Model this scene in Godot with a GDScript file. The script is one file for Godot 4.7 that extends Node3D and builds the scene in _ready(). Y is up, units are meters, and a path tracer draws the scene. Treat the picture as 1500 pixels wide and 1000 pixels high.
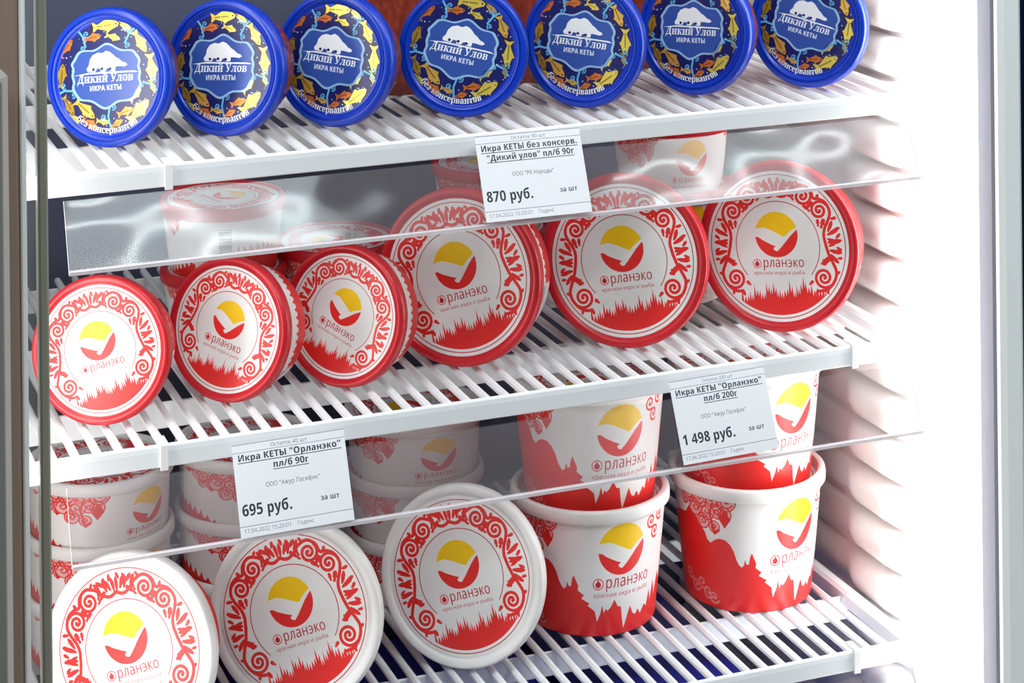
extends Node3D

# ------------------------------------------------------------------ 2-D print drawing
class Art:
	var im: Image
	var w: int
	var h: int
	func _init(width: int, height: int, bg: Color) -> void:
		w = width
		h = height
		im = Image.create(w, h, false, Image.FORMAT_RGB8)
		im.fill(bg)
	func span(y: int, a: float, b: float, col: Color) -> void:
		var x0: int = maxi(0, int(ceil(a - 0.5)))
		var x1: int = mini(w, int(ceil(b - 0.5)))
		if x1 > x0 and y >= 0 and y < h:
			im.fill_rect(Rect2i(x0, y, x1 - x0, 1), col)
	# fills closed paths (pixel coordinates), non-zero winding
	func fill(paths: Array, col: Color) -> void:
		var lo := 1e9
		var hi := -1e9
		var ed: Array = []
		for p: PackedVector2Array in paths:
			var n := p.size()
			for i in n:
				var a := p[i]
				var b := p[(i + 1) % n]
				lo = minf(lo, a.y)
				hi = maxf(hi, a.y)
				if a.y == b.y:
					continue
				if a.y < b.y:
					ed.append([a.y, b.y, a.x, (b.x - a.x) / (b.y - a.y), 1])
				else:
					ed.append([b.y, a.y, b.x, (a.x - b.x) / (a.y - b.y), -1])
		for y in range(maxi(0, int(floor(lo))), mini(h, int(ceil(hi)) + 1)):
			var yc := y + 0.5
			var xs: Array = []
			for e in ed:
				if yc >= e[0] and yc < e[1]:
					xs.append([e[2] + (yc - e[0]) * e[3], e[4]])
			if xs.is_empty():
				continue
			xs.sort_custom(func(p, q): return p[0] < q[0])
			var wind := 0
			for i in xs.size() - 1:
				wind += xs[i][1]
				if wind != 0:
					span(y, xs[i][0], xs[i + 1][0], col)
	func disc(c: Vector2, r: float, col: Color, squash := 1.0) -> void:
		for y in range(int(floor(c.y - r * squash)), int(ceil(c.y + r * squash)) + 1):
			var d: float = (y + 0.5 - c.y) / squash
			if absf(d) < r:
				var k := sqrt(r * r - d * d)
				span(y, c.x - k, c.x + k, col)
	func ring(c: Vector2, r: float, wd: float, col: Color) -> void:
		for y in range(int(floor(c.y - r)), int(ceil(c.y + r)) + 1):
			var d: float = y + 0.5 - c.y
			if absf(d) >= r:
				continue
			var k := sqrt(r * r - d * d)
			var q := r - wd
			if absf(d) < q:
				var k2 := sqrt(q * q - d * d)
				span(y, c.x - k, c.x - k2, col)
				span(y, c.x + k2, c.x + k, col)
			else:
				span(y, c.x - k, c.x + k, col)
	func stroke(p: PackedVector2Array, wd: float, col: Color, wd_end := -1.0) -> void:
		var n := p.size()
		for i in n:
			var r := wd * 0.5
			if wd_end >= 0.0:
				r = lerpf(wd, wd_end, float(i) / maxf(1.0, n - 1)) * 0.5
			disc(p[i], r, col)
			if i + 1 < n:
				var d := (p[i + 1] - p[i]).normalized().orthogonal() * r
				fill([PackedVector2Array([p[i] + d, p[i + 1] + d, p[i + 1] - d, p[i] - d])], col)
	func spiral(c: Vector2, r: float, a0: float, turns: float, wd: float, col: Color) -> void:
		var p := PackedVector2Array()
		var n := int(absf(turns) * 22.0)
		for i in n + 1:
			var t := float(i) / n
			p.append(c + Vector2.from_angle(a0 + TAU * turns * t) * r * (1.0 - 0.93 * t))
		stroke(p, wd, col)
	func glyphs(s: String, f: Font) -> Array:
		# -> [[contours in em units], width in em]
		var ts := TextServerManager.get_primary_interface()
		var rid: RID = f.get_rids()[0]
		var x := 0.0
		var out: Array = []
		for ch in s:
			var g := ts.font_get_glyph_index(rid, 128, ch.unicode_at(0), 0)
			var d: Dictionary = ts.font_get_glyph_contours(rid, 128, g)
			var paths: Array = []
			if d.has("points"):
				var pts: PackedVector3Array = d.points
				var start := 0
				for e: int in d.contours:
					var c := PackedVector2Array()
					var m := e - start + 1
					for k in m:
						var a := pts[start + k]
						var b := pts[start + (k + 1) % m]
						var z := pts[start + (k + m - 1) % m]
						if a.z > 0.5:
							c.append(Vector2(a.x, a.y))
						else:
							var s0 := Vector2(z.x, z.y) if z.z > 0.5 else Vector2((a.x + z.x) * 0.5, (a.y + z.y) * 0.5)
							var s1 := Vector2(b.x, b.y) if b.z > 0.5 else Vector2((a.x + b.x) * 0.5, (a.y + b.y) * 0.5)
							var q := Vector2(a.x, a.y)
							for t: float in [0.0, 0.33, 0.66, 1.0]:
								c.append(s0 * (1 - t) * (1 - t) + q * 2 * t * (1 - t) + s1 * t * t)
					start = e + 1
					paths.append(c)
			var adv := ts.font_get_glyph_advance(rid, 128, g).x
			out.append([paths, x / 128.0, adv / 128.0])
			x += adv
		return [out, x / 128.0]
	# text with its baseline middle (align 0), left (-1) or right (1) at pos; slant shears it
	func text(s: String, f: Font, pos: Vector2, size: float, col: Color, align := 0, fit := 0.0, slant := 0.0) -> float:
		var g := glyphs(s, f)
		var k := size
		var kx := size
		if fit > 0.0:
			kx = fit / g[1]
		var x0: float = pos.x - g[1] * kx * (0.0 if align < 0 else 0.5 if align == 0 else 1.0)
		for one in g[0]:
			var ps: Array = []
			for c: PackedVector2Array in one[0]:
				var q := PackedVector2Array()
				for v in c:
					q.append(Vector2(x0 + one[1] * kx + v.x / 128.0 * kx - v.y / 128.0 * k * slant, pos.y + v.y / 128.0 * k))
				ps.append(q)
			if ps:
				fill(ps, col)
		return g[1] * kx
	func text_arc(s: String, f: Font, c: Vector2, r: float, a0: float, a1: float, size: float, col: Color) -> void:
		var g := glyphs(s, f)
		for one in g[0]:
			var t: float = (one[1] + one[2] * 0.5) / g[1]
			var a := lerpf(a0, a1, t)
			var o := c + Vector2(cos(a), -sin(a)) * r
			var ex := Vector2(-sin(a), -cos(a)) * signf(a1 - a0)
			var ey := Vector2(-cos(a), sin(a)) * signf(a1 - a0)
			var kx: float = absf(a1 - a0) * r / g[1]
			var ps: Array = []
			for cc: PackedVector2Array in one[0]:
				var q := PackedVector2Array()
				for v in cc:
					q.append(o + ex * (v.x / 128.0 - one[2] * 0.5) * kx - ey * v.y / 128.0 * size)
				ps.append(q)
			if ps:
				fill(ps, col)
	func tex() -> ImageTexture:
		return ImageTexture.create_from_image(im)

# ------------------------------------------------------------------ helpers
var M := {}
var shapes := {}
var counts := {}
var sans: SystemFont
var sans_b: SystemFont
var serif_b: SystemFont

func font(n: String, wt: int) -> SystemFont:
	var f := SystemFont.new()
	f.font_names = PackedStringArray([n])
	f.font_weight = wt
	return f

func mat(n: String, c: Color, rough := 0.5, tex: Texture2D = null, metal := 0.0) -> StandardMaterial3D:
	var m := StandardMaterial3D.new()
	m.resource_name = n
	m.albedo_color = c
	m.roughness = rough
	m.metallic = metal
	if tex:
		m.albedo_texture = tex
	M[n] = m
	return m

func pane(n: String, c: Color, a: float, rough := 0.04) -> StandardMaterial3D:
	var m := mat(n, Color(c, a), rough)
	m.transparency = BaseMaterial3D.TRANSPARENCY_ALPHA
	return m

func glow(n: String, c: Color, e: float) -> StandardMaterial3D:
	var m := mat(n, c, 0.6)
	m.emission_enabled = true
	m.emission = c
	m.emission_energy_multiplier = e
	return m

func numbered(n: String) -> String:
	if not counts.has(n):
		counts[n] = 0
		return n
	counts[n] += 1
	return "%s_%03d" % [n, counts[n]]

func tag(o: Node3D, label: String, category := "", group := "", kind := "") -> Node3D:
	if label:
		o.set_meta("label", label)
	if category:
		o.set_meta("category", category)
	if group:
		o.set_meta("group", group)
	if kind:
		o.set_meta("kind", kind)
	return o

func thing(n: String, label: String, category: String, group := "", kind := "") -> Node3D:
	var o := Node3D.new()
	o.name = numbered(n)
	add_child(o)
	return tag(o, label, category, group, kind)

func part(n: String, mesh: Mesh, m: Material, parent: Node3D, at := Vector3.ZERO) -> MeshInstance3D:
	var o := MeshInstance3D.new()
	o.name = n if parent != self else numbered(n)
	o.mesh = mesh
	o.material_override = m
	o.cast_shadow = GeometryInstance3D.SHADOW_CASTING_SETTING_ON
	parent.add_child(o, true)
	o.position = at
	return o

# a box from a to b with chamfered edges
func box(a: Vector3, b: Vector3, ch := 0.0) -> ArrayMesh:
	var lo := Vector3(minf(a.x, b.x), minf(a.y, b.y), minf(a.z, b.z))
	var hi := Vector3(maxf(a.x, b.x), maxf(a.y, b.y), maxf(a.z, b.z))
	var c := (lo + hi) * 0.5
	var e := (hi - lo) * 0.5
	ch = minf(ch, minf(e.x, minf(e.y, e.z)) * 0.9)
	var st := SurfaceTool.new()
	st.begin(Mesh.PRIMITIVE_TRIANGLES)
	st.set_smooth_group(-1)
	var ax := [Vector3.RIGHT, Vector3.UP, Vector3.BACK]
	var quad := func(p0: Vector3, p1: Vector3, p2: Vector3, p3: Vector3, n: Vector3):
		var ps := [p0, p1, p2, p3]
		if (p1 - p0).cross(p2 - p0).dot(n) > 0:
			ps = [p3, p2, p1, p0]
		for i in [0, 1, 2, 0, 2, 3]:
			st.set_normal(n)
			st.add_vertex(ps[i])
	for k in 3:
		var u: Vector3 = ax[(k + 1) % 3]
		var v: Vector3 = ax[(k + 2) % 3]
		var eu: float = e[(k + 1) % 3]
		var ev: float = e[(k + 2) % 3]
		for s: float in [-1.0, 1.0]:
			var n: Vector3 = ax[k] * s
			var o: Vector3 = c + n * e[k]
			quad.call(o - u * (eu - ch) - v * (ev - ch), o + u * (eu - ch) - v * (ev - ch), o + u * (eu - ch) + v * (ev - ch), o - u * (eu - ch) + v * (ev - ch), n)
			if ch > 0:
				for t: float in [-1.0, 1.0]:
					# edge between +-axis k and +-axis u, running along v
					var nn := (n + u * t).normalized()
					var p := c + n * e[k] + u * t * (eu - ch)
					var q := c + n * (e[k] - ch) + u * t * eu
					quad.call(p - v * (ev - ch), p + v * (ev - ch), q + v * (ev - ch), q - v * (ev - ch), nn)
	if ch > 0:
		for sx: float in [-1.0, 1.0]:
			for sy: float in [-1.0, 1.0]:
				for sz: float in [-1.0, 1.0]:
					var s := Vector3(sx, sy, sz)
					var p := [c + s * Vector3(e.x, e.y - ch, e.z - ch), c + s * Vector3(e.x - ch, e.y, e.z - ch), c + s * Vector3(e.x - ch, e.y - ch, e.z)]
					var nn := s.normalized()
					if (p[1] - p[0]).cross(p[2] - p[0]).dot(nn) > 0:
						p = [p[0], p[2], p[1]]
					for q in p:
						st.set_normal(nn)
						st.add_vertex(q)
	return st.commit()

# surface of revolution round y; profile runs outside-up, Vector2(radius, height)
func lathe(pr: Array, segs := 64, v0 := 0.0, v1 := 1.0) -> ArrayMesh:
	var P := PackedVector3Array()
	var N := PackedVector3Array()
	var U := PackedVector2Array()
	var I := PackedInt32Array()
	var m := pr.size() - 1
	var ns: Array = []
	for i in m:
		var d: Vector2 = pr[i + 1] - pr[i]
		ns.append(Vector2(d.y, -d.x).normalized())
	for i in m:
		for e in 2:
			var n: Vector2 = ns[i]
			var j: int = i - 1 if e == 0 else i + 1
			if j >= 0 and j < m and ns[j].dot(n) > 0.55:
				n = (n + ns[j]).normalized()
			var p: Vector2 = pr[i + e]
			for k in segs + 1:
				var a := TAU * k / segs
				P.append(Vector3(p.x * cos(a), p.y, p.x * sin(a)))
				N.append(Vector3(n.x * cos(a), n.y, n.x * sin(a)))
				U.append(Vector2(1.0 - float(k) / segs, 1.0 - (p.y - v0) / (v1 - v0)))
		var b := i * 2 * (segs + 1)
		for k in segs:
			var A := b + k
			var B := b + segs + 1 + k
			I.append_array([A, A + 1, B + 1, A, B + 1, B])
	return arrays(P, N, U, I)

func arrays(P: PackedVector3Array, N: PackedVector3Array, U: PackedVector2Array, I: PackedInt32Array) -> ArrayMesh:
	var a := []
	a.resize(Mesh.ARRAY_MAX)
	a[Mesh.ARRAY_VERTEX] = P
	a[Mesh.ARRAY_NORMAL] = N
	if U.size():
		a[Mesh.ARRAY_TEX_UV] = U
	a[Mesh.ARRAY_INDEX] = I
	var me := ArrayMesh.new()
	me.add_surface_from_arrays(Mesh.PRIMITIVE_TRIANGLES, a)
	return me

func disc(r: float, segs := 64) -> ArrayMesh:
	var P := PackedVector3Array([Vector3.ZERO])
	var N := PackedVector3Array([Vector3.UP])
	var U := PackedVector2Array([Vector2(0.5, 0.5)])
	var I := PackedInt32Array()
	for k in segs + 1:
		var a := TAU * k / segs
		P.append(Vector3(cos(a), 0, sin(a)) * r)
		N.append(Vector3.UP)
		U.append(Vector2(0.5 + 0.5 * cos(a), 0.5 + 0.5 * sin(a)))
		if k < segs:
			I.append_array([0, k + 1, k + 2])
	return arrays(P, N, U, I)

# grid surface given by f(i, j) -> Vector3 (i along the first side, j along the second)
func sheet(nu: int, nv: int, f: Callable, flip := false) -> ArrayMesh:
	var st := SurfaceTool.new()
	st.begin(Mesh.PRIMITIVE_TRIANGLES)
	for j in nv + 1:
		for i in nu + 1:
			st.set_uv(Vector2(float(i) / nu, float(j) / nv))
			st.add_vertex(f.call(float(i) / nu, float(j) / nv))
	for j in nv:
		for i in nu:
			var a := j * (nu + 1) + i
			var q := [a, a + 1, a + nu + 2, a, a + nu + 2, a + nu + 1]
			if flip:
				q.reverse()
			for x in q:
				st.add_index(x)
	st.generate_normals()
	return st.commit()

# profile in the y-z plane (points Vector2(z, y), counter-clockwise seen from +x), run along x
func run_x(pr: Array, x0: float, x1: float) -> ArrayMesh:
	var st := SurfaceTool.new()
	st.begin(Mesh.PRIMITIVE_TRIANGLES)
	var n := pr.size()
	var poly := PackedVector2Array(pr)
	var tri := Geometry2D.triangulate_polygon(poly)
	for i in n:
		var a: Vector2 = pr[i]
		var b: Vector2 = pr[(i + 1) % n]
		var q := [Vector3(x0, a.y, a.x), Vector3(x1, a.y, a.x), Vector3(x1, b.y, b.x), Vector3(x0, b.y, b.x)]
		var nn: Vector3 = (q[2] - q[0]).cross(q[1] - q[0]).normalized()
		var mid := Vector2.ZERO
		for v in pr:
			mid += v
		mid /= n
		var outw := (a + b) * 0.5 - mid
		if nn.dot(Vector3(0, outw.y, outw.x)) < 0:
			nn = -nn
			q.reverse()
		for k in [0, 1, 2, 0, 2, 3]:
			st.set_normal(nn)
			st.add_vertex(q[k])
	for s in 2:
		var x := x1 if s else x0
		var nn := Vector3.RIGHT if s else Vector3.LEFT
		for k in range(0, tri.size(), 3):
			var q := []
			for e in 3:
				q.append(Vector3(x, poly[tri[k + e]].y, poly[tri[k + e]].x))
			if (q[1] - q[0]).cross(q[2] - q[0]).dot(nn) > 0:
				q.reverse()
			for v in q:
				st.set_normal(nn)
				st.add_vertex(v)
	return st.commit()

func area(parent: Node3D, at: Vector3, aim: Vector3, size: Vector2, e: float, c: Color) -> void:
	var l := AreaLight3D.new()
	l.name = "light"
	l.area_size = size
	l.area_normalize_energy = true
	l.light_energy = e
	l.light_color = c
	l.shadow_enabled = true
	l.area_range = 8.0
	l.area_attenuation = 2.0
	parent.add_child(l, true)
	l.look_at_from_position(at, at + aim, Vector3.UP if absf(aim.normalized().y) < 0.9 else Vector3.BACK)

# ------------------------------------------------------------------ prints
const RED := Color8(238, 42, 38)
const DEEP := Color8(196, 32, 42)
const YEL := Color8(255, 206, 0)
const PAPER := Color8(243, 241, 238)

func emblem(a: Art, c: Vector2, r: float) -> void:
	# yellow sun above, red half below, a white eagle between
	var pts := func(list: Array) -> PackedVector2Array:
		var p := PackedVector2Array()
		for v in list:
			p.append(c + Vector2(v[0], -v[1]) * r)
		return p
	var sun := []
	for k in range(0, 25):
		var t := deg_to_rad(lerpf(18.0, 166.0, k / 24.0))
		sun.append([cos(t), sin(t)])
	sun.append_array([[-0.9, 0.29], [-0.6, 0.33], [-0.3, 0.22], [0.1, 0.02], [0.28, -0.08], [0.36, -0.1], [0.5, 0.02], [0.72, 0.18]])
	a.fill([pts.call(sun)], YEL)
	var moon := []
	for k in range(0, 31):
		var t := deg_to_rad(lerpf(185.0, 372.0, k / 30.0))
		moon.append([cos(t), sin(t)])
	moon.append_array([[0.86, 0.12], [0.62, -0.1], [0.42, -0.32], [0.2, -0.56], [0.0, -0.74], [-0.12, -0.7], [-0.18, -0.6], [-0.06, -0.52], [-0.3, -0.42], [-0.66, -0.24], [-0.86, -0.1]])
	a.fill([pts.call(moon)], RED)

func brand(a: Art, c: Vector2, wd: float, k: float) -> void:
	# berry-shaped initial and the name with its second line, c = middle of the baseline
	var r := wd * 0.085
	var o := c + Vector2(-wd * 0.5 + r, -r * 0.75)
	a.ring(o, r, r * 0.22, RED.lerp(PAPER, 0.35))
	a.disc(o + Vector2(0, r * 0.1), r * 0.5, DEEP)
	a.fill([PackedVector2Array([o + Vector2(-r * 0.35, -r * 0.1), o + Vector2(0, -r * 0.75), o + Vector2(r * 0.4, -r * 0.05)])], DEEP)
	a.text("рланэко", sans, Vector2(c.x + wd * 0.09, c.y), wd * 0.24 * k, DEEP, 0, wd * 0.8)
	a.text("красная икра и рыба", sans, c + Vector2(0, wd * 0.13), wd * 0.088 * k, DEEP.lerp(PAPER, 0.2), 0, wd * 0.98)

func pine_row(a: Art, x0: float, x1: float, base: float, tops: Array, col: Color) -> void:
	var p := PackedVector2Array([Vector2(x0, base)])
	for t in tops:
		var x: float = lerpf(x0, x1, t[0])
		var y: float = t[1]
		var hw: float = t[2]
		p.append_array([Vector2(x - hw, base - (base - y) * 0.45), Vector2(x - hw * 0.45, base - (base - y) * 0.55), Vector2(x - hw * 0.55, base - (base - y) * 0.68), Vector2(x - hw * 0.2, base - (base - y) * 0.8), Vector2(x, y), Vector2(x + hw * 0.22, base - (base - y) * 0.78), Vector2(x + hw * 0.6, base - (base - y) * 0.64), Vector2(x + hw * 0.5, base - (base - y) * 0.55), Vector2(x + hw, base - (base - y) * 0.42)])
	p.append(Vector2(x1, base))
	a.fill([p], col)

func print_lid() -> ImageTexture:
	var a := Art.new(1024, 1024, PAPER)
	var c := Vector2(512, 512)
	var R := 512.0
	a.ring(c, R * 0.957, R * 0.012, DEEP)
	# pine forest along the bottom, cut by the inner edge of the line
	var forest := PackedVector2Array()
	var tops := [[-0.55, -0.56], [-0.5, -0.68], [-0.46, -0.66], [-0.43, -0.61], [-0.4, -0.66], [-0.37, -0.52], [-0.33, -0.6], [-0.29, -0.6], [-0.26, -0.64], [-0.22, -0.63], [-0.2, -0.5], [-0.16, -0.55], [-0.13, -0.58], [-0.1, -0.5], [-0.06, -0.56], [-0.04, -0.62], [-0.01, -0.59], [0.02, -0.63], [0.06, -0.6], [0.1, -0.58], [0.13, -0.47], [0.17, -0.55], [0.2, -0.62], [0.23, -0.53], [0.26, -0.58], [0.29, -0.52], [0.33, -0.42], [0.36, -0.5], [0.4, -0.56], [0.44, -0.53], [0.48, -0.6], [0.52, -0.56], [0.56, -0.6], [0.6, -0.55], [0.63, -0.6], [0.66, -0.56]]
	for i in tops.size():
		var t: Array = tops[i]
		forest.append(c + Vector2(t[0], -(t[1] + 0.02)) * R)
		if i + 1 < tops.size():
			var u: Array = tops[i + 1]
			forest.append(c + Vector2(lerpf(t[0], u[0], 0.5), -minf(t[1], u[1]) + 0.065) * R)
	for k in 40:
		var an := deg_to_rad(lerpf(-40.0, -128.0, k / 39.0))
		forest.append(c + Vector2(cos(an), -sin(an)) * R * 0.91)
	a.fill([forest], RED)
	# scroll ornament, mirrored left and right; angle from the top, radius in lid radii
	for s: float in [-1.0, 1.0]:
		var at := func(deg: float, rad: float) -> Vector2:
			var t := deg_to_rad(deg)
			return c + Vector2(sin(t) * s, -cos(t)) * rad * R
		var curve := func(list: Array) -> PackedVector2Array:
			var cv := Curve2D.new()
			for i in list.size():
				var p: Vector2 = at.call(list[i][0], list[i][1])
				var q: Vector2 = at.call(list[maxi(i - 1, 0)][0], list[maxi(i - 1, 0)][1])
				var n: Vector2 = at.call(list[mini(i + 1, list.size() - 1)][0], list[mini(i + 1, list.size() - 1)][1])
				cv.add_point(p, (q - n) * 0.18, (n - q) * 0.18)
			return cv.tessellate(3, 6)
		var wd := R * 0.042
		# vine with its lobes
		a.stroke(curve.call([[0, 0.69], [8, 0.66], [15, 0.71], [20, 0.82], [27, 0.9], [35, 0.89], [41, 0.83], [45, 0.87], [52, 0.905], [60, 0.88], [66, 0.8], [72, 0.71], [80, 0.67], [90, 0.68], [99, 0.72], [107, 0.8], [114, 0.88], [123, 0.9], [132, 0.87], [138, 0.8]]), wd, RED)
		# scroll heads
		for q: Array in [[31.0, 0.765, 0.125, 1.9], [53.0, 0.77, 0.125, -1.9], [124.0, 0.755, 0.135, 2.0]]:
			var o: Vector2 = at.call(q[0], q[1])
			var out: float = (o - c).angle()
			a.spiral(o, R * q[2], out + (0.0 if q[3] < 0 else 0.3) * s, q[3] * s, wd * 0.92, RED)
		# fleshy fills where the vine meets the scrolls
		for q: Array in [[13.0, 0.73, 24.0, 0.66, 0.05], [17.0, 0.78, 22.0, 0.70, 0.05], [42.0, 0.75, 42.0, 0.66, 0.075], [38.0, 0.665, 47.0, 0.66, 0.05], [64.0, 0.74, 70.0, 0.665, 0.06], [61.0, 0.67, 67.0, 0.64, 0.045], [104.0, 0.73, 112.0, 0.65, 0.07], [110.0, 0.69, 106.0, 0.66, 0.06], [136.0, 0.66, 141.0, 0.66, 0.045]]:
			a.stroke(PackedVector2Array([at.call(q[0], q[1]), at.call(lerpf(q[0], q[2], 0.5), lerpf(q[1], q[3], 0.5)), at.call(q[2], q[3])]), R * q[4], RED, R * 0.012)
		# leaf sprays: crown at the top, tufts at the sides
		# [angle, radius, direction (0 = outwards, + = away from the top), length, width]
		for q: Array in [[1.5, 0.7, 4.0, 0.17, 0.05], [5.0, 0.72, 22.0, 0.16, 0.055], [9.5, 0.72, 8.0, 0.15, 0.05], [12.0, 0.8, -30.0, 0.11, 0.05], [11.0, 0.79, 40.0, 0.13, 0.055], [16.0, 0.77, 20.0, 0.13, 0.05], [5.0, 0.83, -20.0, 0.09, 0.045],
				[76.0, 0.74, -50.0, 0.16, 0.055], [79.0, 0.72, -15.0, 0.19, 0.06], [83.0, 0.71, 25.0, 0.13, 0.05], [87.0, 0.71, -4.0, 0.2, 0.065], [91.0, 0.72, -28.0, 0.14, 0.05], [95.0, 0.73, 8.0, 0.18, 0.06], [99.0, 0.75, 40.0, 0.16, 0.055], [83.5, 0.83, -35.0, 0.09, 0.045], [91.5, 0.83, 35.0, 0.09, 0.045], [75.0, 0.85, 10.0, 0.07, 0.04], [101.5, 0.85, -10.0, 0.07, 0.04],
				[24.0, 0.86, -55.0, 0.09, 0.04], [43.5, 0.84, -12.0, 0.08, 0.045], [65.5, 0.84, 15.0, 0.09, 0.045], [116.0, 0.88, -60.0, 0.08, 0.04], [137.0, 0.78, 60.0, 0.09, 0.045], [131.0, 0.86, 30.0, 0.08, 0.04]]:
			var o: Vector2 = at.call(q[0], q[1])
			var d0 := (o - c).normalized()
			var d1: Vector2 = d0.rotated(deg_to_rad(q[2]) * s)
			var nn: Vector2 = d1.orthogonal()
			var L: float = q[3] * R
			var W: float = q[4] * R
			a.fill([PackedVector2Array([o - nn * W * 0.2, o + d1 * L * 0.35 - nn * W * 0.5, o + d1 * L * 0.72 - nn * W * 0.5, o + d1 * L - nn * W * 0.1, o + d1 * L * 0.96 + nn * W * 0.25, o + d1 * L * 0.68 + nn * W * 0.5, o + d1 * L * 0.35 + nn * W * 0.4, o + nn * W * 0.2])], RED)
	# plain round field
	a.disc(c, R * 0.6, PAPER)
	for k in 140:
		var t0 := deg_to_rad(lerpf(-130.0, 130.0, k / 140.0))
		var t1 := deg_to_rad(lerpf(-130.0, 130.0, (k + 1) / 140.0))
		a.stroke(PackedVector2Array([c + Vector2(sin(t0), -cos(t0)) * R * 0.592, c + Vector2(sin(t1), -cos(t1)) * R * 0.592]), R * 0.011, DEEP)
	a.fill([PackedVector2Array([c + Vector2(-0.36, 0.4) * R, c + Vector2(0.4, 0.4) * R, c + Vector2(0.36, 0.48) * R, c + Vector2(-0.3, 0.5) * R])], PAPER)
	var redo := PackedVector2Array()
	for v in forest:
		redo.append(v)
	a.fill([redo], RED)
	emblem(a, c + Vector2(-0.01, -0.15) * R, R * 0.302)
	brand(a, c + Vector2(-0.0, 0.28) * R, R * 0.74, 1.0)
	return a.tex()

func cluster(a: Art, o: Vector2, k: float, col: Color) -> void:
	# hanging bunch of scrolls printed under the rim
	for q: Array in [[-1.5, 0.3, 0.5, 0.0], [-0.75, 0.35, 0.55, 1.0], [0.0, 0.25, 0.5, 2.0], [0.85, 0.3, 0.55, 0.5], [-1.05, 0.95, 0.48, 3.0], [-0.3, 1.0, 0.5, 1.5], [0.35, 0.9, 0.42, 4.0], [-0.55, 1.55, 0.42, 2.2], [0.75, 1.0, 0.4, 2.6], [0.15, 1.75, 0.34, 0.4], [-1.9, 0.7, 0.35, 0.9]]:
		a.disc(o + Vector2(q[0], q[1]) * k, q[2] * k * 0.98, col.lerp(PAPER, 0.72))
	for q: Array in [[-1.5, 0.3, 0.5, 0.0], [-0.75, 0.35, 0.55, 1.0], [0.0, 0.25, 0.5, 2.0], [0.85, 0.3, 0.55, 0.5], [-1.05, 0.95, 0.48, 3.0], [-0.3, 1.0, 0.5, 1.5], [0.35, 0.9, 0.42, 4.0], [-0.55, 1.55, 0.42, 2.2], [0.75, 1.0, 0.4, 2.6], [0.15, 1.75, 0.34, 0.4], [-1.9, 0.7, 0.35, 0.9]]:
		var c: Vector2 = o + Vector2(q[0], q[1]) * k
		a.ring(c, q[2] * k, k * 0.065, col)
		a.spiral(c, q[2] * k * 0.7, q[3], 1.4, k * 0.075, col)
	a.fill([PackedVector2Array([o + Vector2(0.75, 0.75) * k, o + Vector2(1.1, 1.25) * k, o + Vector2(0.75, 1.75) * k, o + Vector2(0.42, 1.25) * k])], col)
	a.stroke(PackedVector2Array([o + Vector2(0.1, 0.5) * k, o + Vector2(-0.1, 1.1) * k, o + Vector2(0.15, 2.1) * k, o + Vector2(0.4, 1.9) * k]), k * 0.13, col)

func print_big_side() -> ImageTexture:
	var W := 2048
	var H := 512
	var a := Art.new(W, H, PAPER)
	for rep in 2:
		var x0 := rep * 1024.0
		# angle 0 of the picture side is at u = 0.25 + rep * 0.5; 1024 texels = 180 degrees
		var at := func(deg: float, up: float) -> Vector2: return Vector2(x0 + 512.0 + deg / 180.0 * 1024.0, H * (1.0 - up))
		var hill := PackedVector2Array()
		for q: Array in [[-90, 0.0], [-90, 0.62], [-82, 0.72], [-76, 0.75], [-70, 0.76], [-64, 0.77], [-60, 0.83], [-57, 0.86], [-53, 0.8], [-49, 0.74], [-46, 0.7], [-43, 0.66], [-41, 0.6], [-38, 0.575], [-34, 0.61], [-30, 0.63], [-25, 0.625], [-21, 0.59], [-18, 0.53], [-16, 0.46], [-14, 0.42], [-12, 0.4], [-10, 0.42], [-9, 0.47], [-8, 0.43], [-6, 0.43], [-5, 0.49], [-3.5, 0.53], [-2, 0.49], [0, 0.44], [-0.5, 0.4], [3, 0.36], [1.5, 0.33], [6, 0.29], [5, 0.27], [9, 0.22], [10, 0.13], [12, 0.2], [13, 0.27], [14, 0.2], [15, 0.24], [16, 0.22], [18, 0.25], [20, 0.31], [22, 0.25], [24, 0.24], [25, 0.13], [26, 0.05], [28, 0.14], [30, 0.23], [32, 0.16], [34, 0.14], [36, 0.18], [38, 0.13], [41, 0.2], [43, 0.17], [45, 0.3], [47, 0.2], [49, 0.36], [52, 0.22], [55, 0.4], [60, 0.3], [64, 0.44], [70, 0.4], [76, 0.5], [84, 0.55], [90, 0.6], [90, 0.0]]:
			var dg: float = q[0]
			if dg > 0.0:
				dg = minf(dg * 1.5, 90.0)
			hill.append(at.call(dg, q[1]))
		a.fill([hill], RED)
		cluster(a, at.call(-36.0, 1.0) + Vector2(0, -6), 84.0, RED)
		emblem(a, at.call(36.0, 0.735), 112.0)
		brand(a, at.call(38.0, 0.415), 300.0, 1.0)
		# pale curl marks near the foot of the hill
		for q: Array in [[-58.0, 0.16], [-50.0, 0.2], [-44.0, 0.13], [-66.0, 0.24], [-38.0, 0.1]]:
			a.spiral(at.call(q[0], q[1]), 30.0, 0.5, 1.4, 8.0, Color8(240, 150, 148))
		for q: Array in [[64.0, 0.9], [70.0, 0.8], [76.0, 0.93]]:
			a.spiral(at.call(q[0], q[1]), 32.0, 1.0, 1.5, 9.0, RED)
	return a.tex()

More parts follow.
